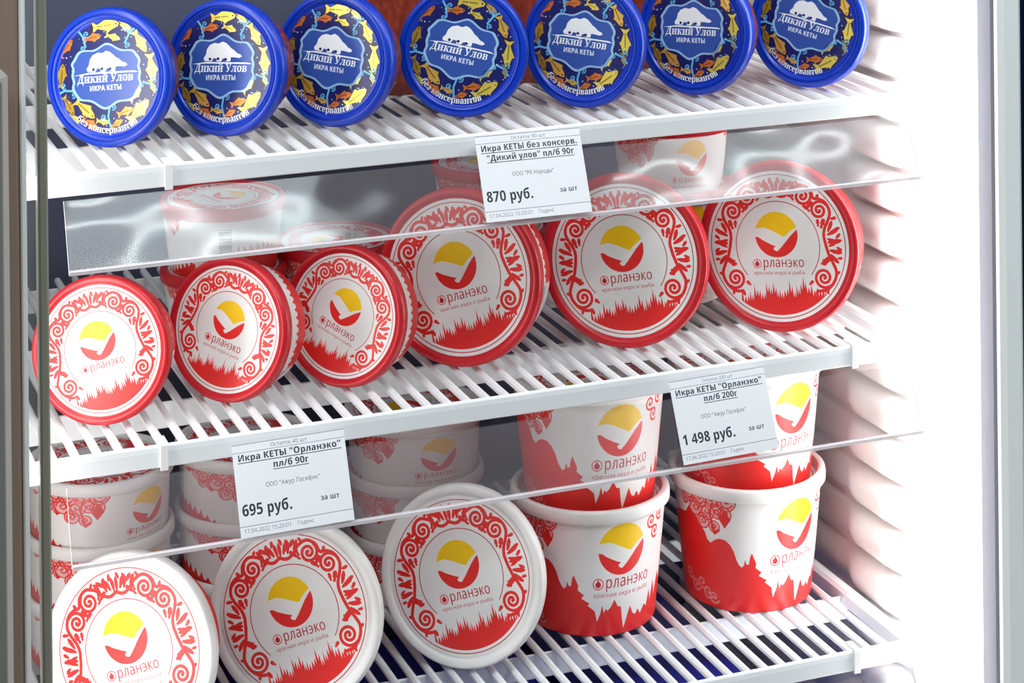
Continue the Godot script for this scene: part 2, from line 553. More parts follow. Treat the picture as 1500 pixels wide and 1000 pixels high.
func print_small_side() -> ImageTexture:
	var W := 2048
	var H := 320
	var a := Art.new(W, H, PAPER)
	var at := func(deg: float, up: float) -> Vector2: return Vector2(1024.0 + deg / 360.0 * W, H * (1.0 - up))
	# forest that climbs towards the back
	var hill := PackedVector2Array([at.call(-180.0, 0.0)])
	for k in 60:
		var d := lerpf(-180.0, -42.0, k / 59.0)
		var hgt := clampf((-d - 45.0) / 80.0, 0.0, 1.0) * 0.42
		hill.append(at.call(d, hgt + (0.12 if k % 3 == 0 else 0.0) * clampf((-d - 40.0) / 30.0, 0.0, 1.0)))
	hill.append(at.call(-42.0, 0.0))
	a.fill([hill], RED)
	var hill2 := PackedVector2Array([at.call(78.0, 0.0)])
	for k in 50:
		var d := lerpf(78.0, 180.0, k / 49.0)
		hill2.append(at.call(d, clampf((d - 78.0) / 70.0, 0.0, 1.0) * 0.42 + (0.12 if k % 3 == 0 else 0.0)))
	hill2.append(at.call(180.0, 0.0))
	a.fill([hill2], RED)
	cluster(a, at.call(-58.0, 1.0) + Vector2(0, -20), 70.0, RED)
	cluster(a, at.call(-34.0, 1.0) + Vector2(0, -10), 92.0, RED)
	cluster(a, at.call(92.0, 1.0) + Vector2(0, -12), 58.0, RED)
	emblem(a, at.call(24.0, 0.6), 96.0)
	brand(a, at.call(22.0, 0.2), 230.0, 0.8)
	# white panel with bars on the back
	a.fill([PackedVector2Array([at.call(120.0, 0.95), at.call(160.0, 0.95), at.call(160.0, 0.05), at.call(120.0, 0.05)])], Color8(235, 233, 232))
	for k in 16:
		var y := 60 + k * 9
		a.im.fill_rect(Rect2i(int(at.call(146.0, 0).x), y, 70, 3 + (k * 7) % 4), Color8(45, 42, 52))
	return a.tex()

func fish(a: Art, b: Art, c: Vector2, ang: float, L: float, col: Color) -> void:
	var pts := func(k: float) -> PackedVector2Array:
		var p := PackedVector2Array()
		for q: Array in [[0.5, 0.0], [0.38, 0.1], [0.18, 0.16], [0.12, 0.25], [-0.04, 0.17], [-0.22, 0.09], [-0.3, 0.06], [-0.5, 0.2], [-0.44, 0.0], [-0.5, -0.2], [-0.3, -0.06], [-0.22, -0.09], [0.0, -0.16], [0.05, -0.24], [0.16, -0.17], [0.38, -0.1]]:
			var v := Vector2(q[0], q[1]) * L * k
			p.append(c + Vector2(v.x * cos(ang) - v.y * sin(ang), -(v.x * sin(ang) + v.y * cos(ang))))
		return p
	a.fill([pts.call(1.12)], Color8(28, 20, 52))
	a.fill([pts.call(1.0)], col)
	b.fill([pts.call(1.0)], Color(0.55, 0.55, 0.55))
	var ax := Vector2(cos(ang), -sin(ang))
	a.stroke(PackedVector2Array([c + ax * L * 0.2, c - ax * L * 0.3]), L * 0.05, col.darkened(0.35))
	a.disc(c + ax * L * 0.38, L * 0.03, Color8(40, 25, 40))

func print_blue_lid() -> Array:
	var a := Art.new(1024, 1024, Color8(8, 48, 186))
	var b := Art.new(1024, 1024, Color.BLACK)
	var c := Vector2(512, 512)
	var R := 512.0 / 0.8165   # the disc is 0.8165 of the lid
	var at := func(x: float, y: float) -> Vector2: return c + Vector2(x, -y) * R
	a.disc(c, R * 0.79, Color8(20, 26, 96))
	var F := [[-0.62, 0.66, 30, 0.2, 2], [0.3, 0.72, -30, 0.26, 3], [0.7, -0.16, -70, 0.2, 2], [-0.5, 0.12, 88, 0.0, 2], [-0.12, -0.62, -10, 0.22, 3], [0.1, -0.66, 25, 0.22, 1], [-0.58, -0.55, -45, 0.22, 0], [0.0, 0.74, 5, 0.44, 0], [-0.66, 0.46, 45, 0.32, 1], [-0.75, 0.06, 80, 0.36, 2], [-0.22, 0.58, 10, 0.29, 1], [0.11, 0.57, -18, 0.24, 0], [0.54, 0.48, -60, 0.36, 3], [0.7, 0.1, -85, 0.4, 0], [-0.66, -0.36, -60, 0.32, 2], [-0.4, -0.43, -42, 0.4, 3], [-0.33, -0.64, -32, 0.3, 1], [0.25, -0.5, 18, 0.28, 1], [0.46, -0.5, 40, 0.44, 0], [0.42, -0.27, 45, 0.26, 0]]
	var cols := [Color8(250, 224, 96), Color8(236, 132, 62), Color8(196, 158, 62), Color8(248, 196, 90)]
	for q in F:
		fish(a, b, at.call(q[0], q[1]), deg_to_rad(q[2]), q[3] * R * 1.02, cols[q[4]])
	var curl := Color8(96, 178, 226)
	for q: Array in [[-0.47, 0.72, -0.34, 0.46, 1.0], [0.5, 0.7, 0.3, 0.48, -1.0], [-0.84, -0.2, -0.58, -0.16, 1.0], [0.76, -0.22, 0.56, -0.1, -1.0], [0.0, -0.7, 0.0, -0.42, 1.0]]:
		var p: Vector2 = at.call(q[0], q[1])
		var e: Vector2 = at.call(q[2], q[3])
		var n := (e - p).orthogonal().normalized()
		var mid: Vector2 = (p + e) * 0.5 + n * R * 0.03 * q[4]
		a.stroke(PackedVector2Array([p, mid, e]), R * 0.03, curl)
		a.spiral(mid + n * R * 0.07 * q[4], R * 0.05, 1.0, 1.3 * q[4], R * 0.016, curl)
		a.spiral(e - n * R * 0.06 * q[4], R * 0.045, 2.0, -1.3 * q[4], R * 0.016, curl)
	var rng := RandomNumberGenerator.new()
	rng.seed = 4
	for k in 70:
		var t := rng.randf() * TAU
		var d := rng.randf_range(0.55, 0.78)
		a.disc(at.call(cos(t) * d, sin(t) * d), rng.randf_range(2.5, 7.0), Color8(205, 222, 240))
	# badge with a scalloped edge
	for pass_ in 2:
		var p := PackedVector2Array()
		for k in 120:
			var t := TAU * k / 120.0
			var rx := 0.60 - 0.05 * cos(4.0 * t) + 0.012 * cos(14.0 * t)
			var ry := 0.44 + 0.035 * cos(8.0 * t + 0.6) - 0.03 * sin(t)
			var m := 1.0 if pass_ == 0 else 0.93
			p.append(at.call(-0.03 + cos(t) * rx * m, 0.05 + sin(t) * ry * m))
		a.fill([p], Color8(150, 190, 224) if pass_ == 0 else Color8(52, 84, 168))
	# walking bear
	var bear := PackedVector2Array()
	for q: Array in [[-0.3, 0.11], [-0.31, 0.15], [-0.27, 0.2], [-0.25, 0.28], [-0.2, 0.34], [-0.12, 0.37], [-0.04, 0.36], [0.02, 0.39], [0.08, 0.37], [0.13, 0.33], [0.17, 0.29], [0.21, 0.27], [0.27, 0.22], [0.33, 0.2], [0.35, 0.17], [0.3, 0.15], [0.22, 0.16], [0.16, 0.16], [0.15, 0.1], [0.06, 0.1], [0.07, 0.15], [0.02, 0.14], [-0.01, 0.1], [-0.09, 0.1], [-0.08, 0.14], [-0.14, 0.15], [-0.17, 0.1]]:
		bear.append(at.call(q[0] - 0.03, q[1] - 0.01))
	a.fill([bear], Color8(246, 248, 250))
	for q: Array in [[-0.2, 0.125], [-0.06, 0.13], [0.07, 0.12]]:
		a.disc(at.call(q[0] - 0.03, q[1]), R * 0.022, Color8(30, 40, 90))
	a.fill([PackedVector2Array([at.call(-0.56, 0.05), at.call(-0.3, 0.085), at.call(0.42, 0.075), at.call(0.5, 0.05), at.call(0.2, 0.055), at.call(-0.3, 0.06)])], Color8(246, 248, 250))
	a.text("Дикий Улов", serif_b, at.call(-0.05, -0.06), R * 0.165, Color8(248, 250, 252), 0, R * 0.9, 0.12)
	a.text("ИКРА КЕТЫ", sans_b, at.call(-0.05, -0.18), R * 0.105, Color8(235, 240, 248), 0, R * 0.52)
	a.text_arc("без консервантов", serif_b, c, R * 0.79, deg_to_rad(226.0), deg_to_rad(304.0), R * 0.13, Color8(240, 244, 250))
	return [a.tex(), b.tex()]

func print_tag(l1: String, l2: String, maker: String, price: String, top: String) -> ImageTexture:
	var a := Art.new(1008, 752, Color8(236, 238, 241))
	var ink := Color8(34, 36, 48)
	var faint := Color8(120, 124, 134)
	a.im.fill_rect(Rect2i(0, 66, 1008, 4), faint)
	a.im.fill_rect(Rect2i(0, 0, 1008, 5), faint)
	a.text(top, sans, Vector2(504, 52), 44.0, faint, 0, 330.0)
	for k in 2:
		var s := l1 if k == 0 else l2
		var y := 138.0 + k * 86.0
		var wd := a.text(s, sans_b, Vector2(504, y), 74.0, ink, 0, 930.0 if k == 0 else clampf(s.length() * 40.0, 100.0, 860.0))
		a.im.fill_rect(Rect2i(int(504 - wd * 0.5), int(y) + 12, int(wd), 6), ink)
	a.text(maker, sans, Vector2(504, 372), 52.0, Color8(96, 98, 108), 0, maker.length() * 27.0)
	a.text(price, sans_b, Vector2(30, 580), 128.0, ink, -1, price.length() * 56.0)
	a.text("за шт", sans_b, Vector2(900, 552), 60.0, Color8(70, 72, 84), 1, 170.0)
	a.im.fill_rect(Rect2i(0, 660, 1008, 5), faint)
	a.text("17.04.2022 15:20:01", sans, Vector2(30, 716), 46.0, faint, -1, 420.0)
	a.text("Годен:", sans, Vector2(500, 716), 46.0, faint, -1, 150.0)
	return a.tex()

# ------------------------------------------------------------------ tubs and jars
# p: lid radius, foot radius, height, lid height, depth of the lid's recess, print radius / lid radius
func tub(n: String, label: String, group: String, p: Dictionary, mats: Array, wording: Array, category := "tub") -> Node3D:
	var o := thing(n, label, category, group)
	var key := str(p)
	if not shapes.has(key):
		var rl: float = p.rl
		var rb: float = p.rb
		var H: float = p.h
		var lh: float = p.lh
		var rt: float = rl * p.get("neck", 0.945)
		var y0 := H - lh
		var body := lathe([Vector2(0, 0.0012), Vector2(rb * 0.9, 0.0012), Vector2(rb * 0.94, 0.0), Vector2(rb * 0.985, 0.0002), Vector2(rb, 0.0012), Vector2(lerpf(rb, rt, 0.5), lerpf(0.0, y0, 0.5)), Vector2(rt, y0 + 0.002)], 72, 0.0, y0 + 0.002)
		var ri: float = rl * p.rim
		var rec: float = p.rec
		var prof := [Vector2(rt * 0.98, y0 + 0.0004), Vector2(rl - 0.0006, y0), Vector2(rl, y0 + 0.0006), Vector2(rl, y0 + lh * 0.55), Vector2(rl - 0.0003, H - 0.0014), Vector2(rl - 0.0009, H - 0.0004), Vector2(rl - 0.0018, H)]
		if p.get("ridge", false):
			prof.append_array([Vector2(rl * 0.915, H), Vector2(rl * 0.905, H - 0.0009), Vector2(rl * 0.895, H - 0.0009), Vector2(rl * 0.885, H - 0.0002)])
		prof.append_array([Vector2(ri + 0.0008, H - 0.0003), Vector2(ri + 0.0002, H - 0.0009), Vector2(ri - 0.0002, H - rec + 0.0003), Vector2(ri - 0.0008, H - rec), Vector2(0, H - rec)])
		shapes[key] = [body, lathe(prof, 96), disc(ri - 0.0009, 96), H - rec + 0.0002]
	var s: Array = shapes[key]
	tag(part("body", s[0], mats[0], o), wording[0])
	var lid := part("lid", s[1], mats[1], o)
	tag(lid, wording[1])
	tag(part("lid_print", s[2], mats[2], lid, Vector3(0, s[3], 0)), wording[2])
	return o

# lays a tub on its side: lid centre low point touches the shelf at height y
func lay(o: Node3D, p: Dictionary, x: float, z: float, yaw: float, lean: float, roll: float, y: float) -> void:
	var ps := deg_to_rad(yaw)
	var ph := deg_to_rad(lean)
	var n := Vector3(sin(ps) * cos(ph), sin(ph), cos(ps) * cos(ph))
	var u := Vector3(cos(ps), 0, -sin(ps))
	var v := n.cross(u)
	var ro := deg_to_rad(roll)
	var u2 := u * cos(ro) + v * sin(ro)
	var v2 := v * cos(ro) - u * sin(ro)
	var c := Vector3(x, y + p.rl * cos(ph) + p.lh * sin(ph) + 0.0002, z)
	o.transform = Transform3D(Basis(u2, n, -v2), c - n * p.h)

# sets a tub upright; its picture side (u = at) is turned towards angle az about y (0 = +z, positive to the right)
func stand(o: Node3D, x: float, y: float, z: float, az: float, at := 0.5) -> void:
	# u = at lies at theta = TAU * (1 - at) from +x towards +z
	var th := TAU * (1.0 - at)
	var want := PI / 2 - deg_to_rad(az)
	o.transform = Transform3D(Basis(Vector3.UP, th - want), Vector3(x, y, z))

# ------------------------------------------------------------------ shelves
func shelf(label: String, top: float, clips: Array) -> void:
	var o := thing("wire_shelf", label, "shelf", "white wire shelves in the fridge")
	o.position = Vector3(0, top, 0)
	var x0 := -0.298
	var x1 := 0.283
	# front lip with a rounded upper edge
	var pr := [Vector2(-0.0028, -0.0122), Vector2(-0.0004, -0.0124), Vector2(0.0, -0.0118), Vector2(0.0002, -0.004), Vector2(-0.0001, -0.0014), Vector2(-0.0007, -0.0004), Vector2(-0.0013, -0.0001), Vector2(-0.0022, -0.0005), Vector2(-0.0026, -0.0022), Vector2(-0.0024, -0.003)]
	part("front_lip", run_x(pr, x0, x1), M.coat, o)
	part("lip_end", lathe([Vector2(0, -0.0124), Vector2(0.0034, -0.0124), Vector2(0.0042, -0.0112), Vector2(0.0042, -0.0016), Vector2(0.0034, -0.0002), Vector2(0, 0.0003)], 20), M.coat, o, Vector3(x1, 0, -0.0035))
	if not shapes.has("wire"):
		var hw := 0.0021
		shapes["wire"] = box(Vector3(-hw, -0.0046, -0.335), Vector3(hw, -0.0001, -0.0012), 0.0013)
		shapes["beam"] = box(Vector3(x0 + 0.002, -0.0198, -0.001), Vector3(x1 - 0.004, -0.0048, 0.001), 0.0006)
		shapes["side"] = box(Vector3(-0.0045, -0.011, -0.34), Vector3(0.0045, 0.0004, -0.002), 0.002)
	var n := 0
	var x := 0.262
	while x > x0 + 0.01:
		part("wire", shapes.wire, M.coat, o, Vector3(x, 0, 0))
		x -= 0.01165
		n += 1
	for z: float in [-0.079, -0.2, -0.325]:
		part("cross_beam", shapes.beam, M.coat, o, Vector3(0, 0, z))
	for xx: float in [x0 + 0.004, x1 - 0.0045]:
		part("side_rail", shapes.side, M.coat, o, Vector3(xx, 0, 0))
	for cx: float in clips:
		var c := part("clip", run_x([Vector2(0.0, -0.0138), Vector2(0.0011, -0.0138), Vector2(0.0013, -0.0004), Vector2(0.0004, 0.0009), Vector2(-0.010, 0.0011), Vector2(-0.011, 0.0004), Vector2(0.0002, 0.0002)], -0.0021, 0.0021), M.clip, o, Vector3(cx, 0, 0))
		c.set_meta("label", "white plastic rail clip")

func rail(label: String, top: float, bottom: float) -> void:
	var o := thing("price_rail", label, "price rail", "clear price rails below the shelf fronts")
	var x0 := -0.2345
	var x1 := 0.2745
	o.position = Vector3(0, top, 0)
	var drop := bottom - top
	var wave := func(a: float, b0: float, off: float) -> Vector3:
		var b := lerpf(0.25, 1.0, b0)
		var k := 0.00010 * sin(a * 31.0 + b * 2.2) + 0.00005 * sin(a * 57.0 - b * 3.1 + 1.0) + 0.0001 * sin(b * 4.0 + a * 9.0)
		return Vector3(lerpf(x0, x1, a), b * drop, 0.0032 + b * 0.0195 + (k * sin(b * PI) + off))
	part("panel", sheet(90, 10, func(a, b): return wave.call(a, b, 0.0)), M.acrylic, o)
	part("panel_back", sheet(90, 10, func(a, b): return wave.call(a, b, -0.0016), true), M.acrylic, o)
	part("bottom_edge", run_x([Vector2(0.0208, drop - 0.0009), Vector2(0.0233, drop - 0.0013), Vector2(0.0237, drop + 0.0006), Vector2(0.0212, drop + 0.001)], x0, x1), M.acrylic_edge, o)
	for xx: float in [x0, x1]:
		var e := sheet(2, 6, func(a, b): return Vector3(xx, lerpf(0.25, 1.0, b) * drop, 0.0014 + lerpf(0.25, 1.0, b) * 0.0195 + a * 0.002))
		part("end_edge", e, M.acrylic_edge, o)

func price_tag(label: String, tex: ImageTexture, x: float, top: float, drop: float, wd: float, roll: float) -> void:
	var o := thing("price_tag", label, "price tag", "printed price tags in the rails")
	var slope := atan2(0.0195, drop)
	o.transform = Transform3D(Basis(Vector3.RIGHT, -slope) * Basis(Vector3.BACK, deg_to_rad(roll)), Vector3(x, top, 0.0066))
	var hgt := wd * 752.0 / 1008.0
	part("card", box(Vector3(-wd / 2, -hgt, -0.0003), Vector3(wd / 2, 0, 0)), M.card, o)
	var q := QuadMesh.new()
	q.size = Vector2(wd, hgt)
	var m := mat("tag_" + str(x), Color.WHITE, 0.45, tex)
	part("print", q, m, o, Vector3(0, -hgt / 2, 0.00012))

# ------------------------------------------------------------------ the scene
func _ready() -> void:
	# camera
	var cam := Camera3D.new()
	cam.name = "camera"
	add_child(cam)
	cam.projection = Camera3D.PROJECTION_FRUSTUM
	cam.near = 0.05
	cam.far = 20.0
	cam.size = 0.05 * 1000.0 / 3275.0
	cam.frustum_offset = Vector2(0.0, -0.05 * 1047.0 / 3275.0)
	cam.transform = Transform3D(Basis(Vector3.UP, -0.37) * Basis(Vector3.BACK, -0.0101), Vector3(-0.43640, 1.54837, 1.18685))
	cam.current = true
	var env := Environment.new()
	env.background_mode = Environment.BG_COLOR
	env.background_color = Color(0.0, 0.0, 0.0)
	env.tonemap_mode = Environment.TONE_MAPPER_LINEAR
	env.tonemap_exposure = 1.0
	env.sdfgi_enabled = true
	env.ssao_enabled = true
	env.ssil_enabled = true
	var we := WorldEnvironment.new()
	we.name = "environment"
	we.environment = env
	add_child(we)
	sans = font("Droid Sans", 400)
	sans_b = font("Droid Sans", 700)
	serif_b = font("Droid Serif", 700)
	materials()
	room()
	fridge()
	shelf("uppermost white wire shelf carrying the row of blue-lidded jars", 1.262, [-0.177])
	shelf("middle white wire shelf carrying the red-lidded tubs", 1.112, [-0.181, 0.2413])
	shelf("lowest white wire shelf carrying the white-lidded tubs", 0.928, [-0.03, 0.2407])
	rail("clear price rail under the uppermost shelf, below the blue jars", 1.2605, 1.2155)
	rail("clear price rail under the middle shelf, below the red-lidded tubs", 1.1105, 1.0630)
	rail("clear price rail at the lowest shelf, below the white-lidded tubs", 0.9265, 0.8800)
	goods()

func materials() -> void:
	mat("coat", Color8(236, 239, 241), 0.38)
	mat("clip", Color8(240, 240, 238), 0.45)
	mat("liner", Color8(236, 232, 230), 0.42)
	mat("back", Color8(78, 84, 106), 0.5)
	mat("alu", Color8(240, 244, 244), 0.4)
	mat("gasket", Color8(128, 129, 140), 0.6)
	mat("navy_paint", Color8(14, 22, 66), 0.4)
	mat("bronze", Color8(138, 118, 104), 0.5)
	mat("olive", Color8(124, 124, 110), 0.5)
	mat("white_seal", Color8(232, 232, 232), 0.5)
	mat("handle_grey", Color8(160, 158, 152), 0.4)
	mat("handle_dark", Color8(112, 112, 108), 0.5)
	mat("card", Color8(238, 239, 241), 0.6)
	mat("floor", Color8(170, 165, 158), 0.6)
	mat("wall", Color8(196, 194, 190), 0.8)
	mat("ceiling", Color8(205, 205, 205), 0.9)
	pane("acrylic", Color8(176, 168, 174), 0.10)
	pane("acrylic_edge", Color8(244, 240, 244), 0.62, 0.15)
	pane("door_glass", Color8(210, 220, 216), 0.08)
	mat("red_plastic", Color8(206, 30, 42), 0.32)
	mat("white_plastic", Color8(242, 241, 238), 0.36)
	mat("blue_plastic", Color8(0, 54, 184), 0.3)
	mat("navy_pack", Color8(28, 32, 134), 0.4)
	mat("caviar_noise", Color.WHITE, 0.25)
	var nz := NoiseTexture2D.new()
	var fn := FastNoiseLite.new()
	fn.noise_type = FastNoiseLite.TYPE_CELLULAR
	fn.frequency = 0.05
	fn.seed = 3
	nz.noise = fn
	nz.width = 256
	nz.height = 256
	nz.seamless = true
	var gr := Gradient.new()
	gr.colors = PackedColorArray([Color8(160, 72, 50), Color8(128, 50, 38), Color8(96, 40, 36)])
	gr.offsets = PackedFloat32Array([0.0, 0.5, 1.0])
	nz.color_ramp = gr
	M.caviar_noise.albedo_texture = nz
	M.caviar_noise.uv1_scale = Vector3(3, 0.8, 1)
	mat("lid_print", Color.WHITE, 0.4, print_lid())
	mat("big_side", Color.WHITE, 0.42, print_big_side())
	mat("small_side", Color.WHITE, 0.42, print_small_side())
	var bl := print_blue_lid()
	var m := mat("blue_print", Color.WHITE, 0.3, bl[0], 1.0)
	m.metallic_texture = bl[1]
	glow("led_face", Color(1.0, 1.0, 1.0), 2.2)
	glow("panel_face", Color8(198, 226, 228), 1.6)
	glow("tube_face", Color8(250, 255, 255), 9.0)

func room() -> void:
	tag(part("floor", box(Vector3(-3, -0.1, -1.2), Vector3(3, 0, 4.6)), M.floor, self), "grey shop floor in front of the fridges", "", "", "structure")
	tag(part("ceiling", box(Vector3(-3, 2.8, -1.2), Vector3(3, 2.9, 4.6)), M.ceiling, self), "pale shop ceiling above the fridge", "", "", "structure")
	tag(part("wall_back", box(Vector3(-3, 0, -1.3), Vector3(3, 2.8, -1.2)), M.wall, self), "pale shop wall behind the fridge", "", "", "structure")
	tag(part("wall_front", box(Vector3(-3, 0, 4.6), Vector3(3, 2.8, 4.7)), M.wall, self), "pale shop wall opposite the fridge", "", "", "structure")
	tag(part("wall_left", box(Vector3(-3.1, 0, -1.3), Vector3(-3, 2.8, 4.7)), M.wall, self), "pale shop wall left of the fridge", "", "", "structure")
	tag(part("wall_right", box(Vector3(3, 0, -1.3), Vector3(3.1, 2.8, 4.7)), M.wall, self), "pale shop wall right of the fridge", "", "", "structure")
	var n := 0
	for q: Array in [[0.47, 2.42, 0.22], [1.62, 2.42, 0.08], [-1.2, 1.15, 1.72], [0.0, 1.15, 1.72], [1.2, 1.15, 1.72]]:
		var o := thing("ceiling_lamp", "square ceiling lamp, " + ["left one of the far dim pair", "right one of the far dim pair", "left one of the near row", "middle one of the near row", "right one of the near row"][n], "ceiling lamp", "ceiling lamps of the shop")
		o.position = Vector3(q[0], 2.8, q[1])
		part("frame", box(Vector3(-0.31, -0.035, -0.31), Vector3(0.31, 0, 0.31), 0.004), M.alu, o)
		part("diffuser", box(Vector3(-0.29, -0.039, -0.29), Vector3(0.29, -0.0355, 0.29)), M.panel_face, o)
		for z: float in [-0.13, 0.1]:
			part("tube", box(Vector3(-0.28, -0.052, z - 0.007), Vector3(0.28, -0.040, z + 0.007), 0.003), M.tube_face, o)
		area(o, Vector3(q[0], 2.74, q[1]), Vector3.DOWN, Vector2(0.56, 0.56), q[2], Color8(244, 250, 255))
		n += 1

func fridge() -> void:
	var o := thing("display_fridge", "tall white display fridge with ribbed liner and lit front corners", "fridge")
	var back := part("back_panel", box(Vector3(-0.33, 0.1, -0.40), Vector3(0.33, 1.98, -0.36)), M.back, o)
	tag(back, "grey back panel")
	part("side_wall", box(Vector3(-0.345, 0.05, -0.40), Vector3(-0.302, 2.0, 0.02)), M.liner, o)
	var sw := part("side_wall", box(Vector3(0.297, 0.05, -0.36), Vector3(0.327, 2.0, 0.0)), M.liner, o)
	part("roof", box(Vector3(-0.345, 1.9, -0.40), Vector3(0.327, 2.0, 0.045)), M.liner, o)
	part("plinth", box(Vector3(-0.345, 0.0, -0.40), Vector3(0.327, 0.1, 0.045)), M.liner, o)
	part("deck", box(Vector3(-0.302, 0.76, -0.36), Vector3(0.297, 0.78, 0.0)), M.back, o)
	# ribs moulded into the right wall: a low rear run and a fuller front run
	var rib := sheet(40, 10, func(a, b):
		var z := lerpf(-0.358, -0.024, a)
		var k := smoothstep(-0.098, -0.086, z)
		var d := lerpf(0.0062, 0.0125, k)
		d *= 1.0 - smoothstep(-0.046, -0.026, z)
		var t: float = lerpf(-PI / 2, PI / 2, b)
		return Vector3(0.298 - d * pow(maxf(cos(t), 0.0), 0.7), sin(t) * lerpf(0.0115, 0.0126, k), z), true)
	for k in 25:
		part("rib", rib, M.liner, sw, Vector3(0, 0.792 + k * 0.0284, 0))
	# front corner on the right: lamp face, seal, metal frame
	var strip := sheet(4, 1, func(a, b): return Vector3(lerpf(0.2965, 0.3105, a), lerpf(0.1, 1.9, b), lerpf(0.0, 0.03, a)), true)
	tag(part("corner_lamp", strip, M.led_face, o), "glowing white lamp strip")
	part("seal", box(Vector3(0.3105, 0.1, 0.012), Vector3(0.327, 1.9, 0.046), 0.002), M.gasket, o)
	part("front_frame", box(Vector3(0.3095, 0.05, 0.0465), Vector3(0.3255, 1.95, 0.056), 0.003), M.alu, o)
	tag(part("corner_lamp", box(Vector3(-0.3015, 0.1, 0.0), Vector3(-0.288, 1.9, 0.02), 0.003), M.led_face, o), "glowing white lamp strip")
	tag(part("lamp_tube", box(Vector3(0.286, 0.12, 0.010), Vector3(0.2965, 1.88, 0.026), 0.003), M.led_face, o), "glowing white lamp tube")
	area(o, Vector3(0.2905, 1.15, 0.0085), Vector3(-0.42, 0, -0.9), Vector2(0.010, 1.5), 0.15, Color8(255, 255, 255))
	area(o, Vector3(-0.284, 1.15, 0.016), Vector3(0.85, 0, -0.4), Vector2(0.02, 1.5), 0.14, Color8(255, 253, 250))
	# glass door pushed open on the left
	var d := part("glass_door", box(Vector3(-0.335, 0.1, 0.045), Vector3(-0.2648, 1.9, 0.060), 0.002), M.bronze, o)
	tag(d, "brownish metal door stile")
	part("seal", box(Vector3(-0.2647, 0.1, 0.050), Vector3(-0.2616, 1.9, 0.060), 0.0008), M.white_seal, d)
	part("glass_pane", box(Vector3(-0.2615, 0.1, 0.053), Vector3(-0.2562, 1.9, 0.057)), M.door_glass, d)
	tag(part("edge_trim", box(Vector3(-0.2561, 0.1, 0.051), Vector3(-0.2512, 1.9, 0.061), 0.001), M.olive, d), "olive grey edge strip")
	part("handle", box(Vector3(-0.30, 0.7, 0.070), Vector3(-0.2738, 1.337, 0.088), 0.005), M.handle_grey, d)
	part("handle_grip", box(Vector3(-0.298, 0.705, 0.0885), Vector3(-0.2775, 1.331, 0.0905), 0.0008), M.handle_dark, d)
	for y: float in [0.75, 1.29]:
		part("handle_foot", box(Vector3(-0.295, y - 0.012, 0.060), Vector3(-0.279, y + 0.012, 0.0705), 0.002), M.handle_grey, d)
	# dark blue cabinet next door
	var nb := thing("neighbour_cabinet", "dark navy cabinet standing right of the white fridge", "cabinet")
	part("body", box(Vector3(0.329, 0.0, -0.40), Vector3(0.95, 2.0, 0.044), 0.004), M.navy_paint, nb)
	part("door", box(Vector3(0.334, 0.08, 0.0445), Vector3(0.945, 1.95, 0.060), 0.004), M.navy_paint, nb)

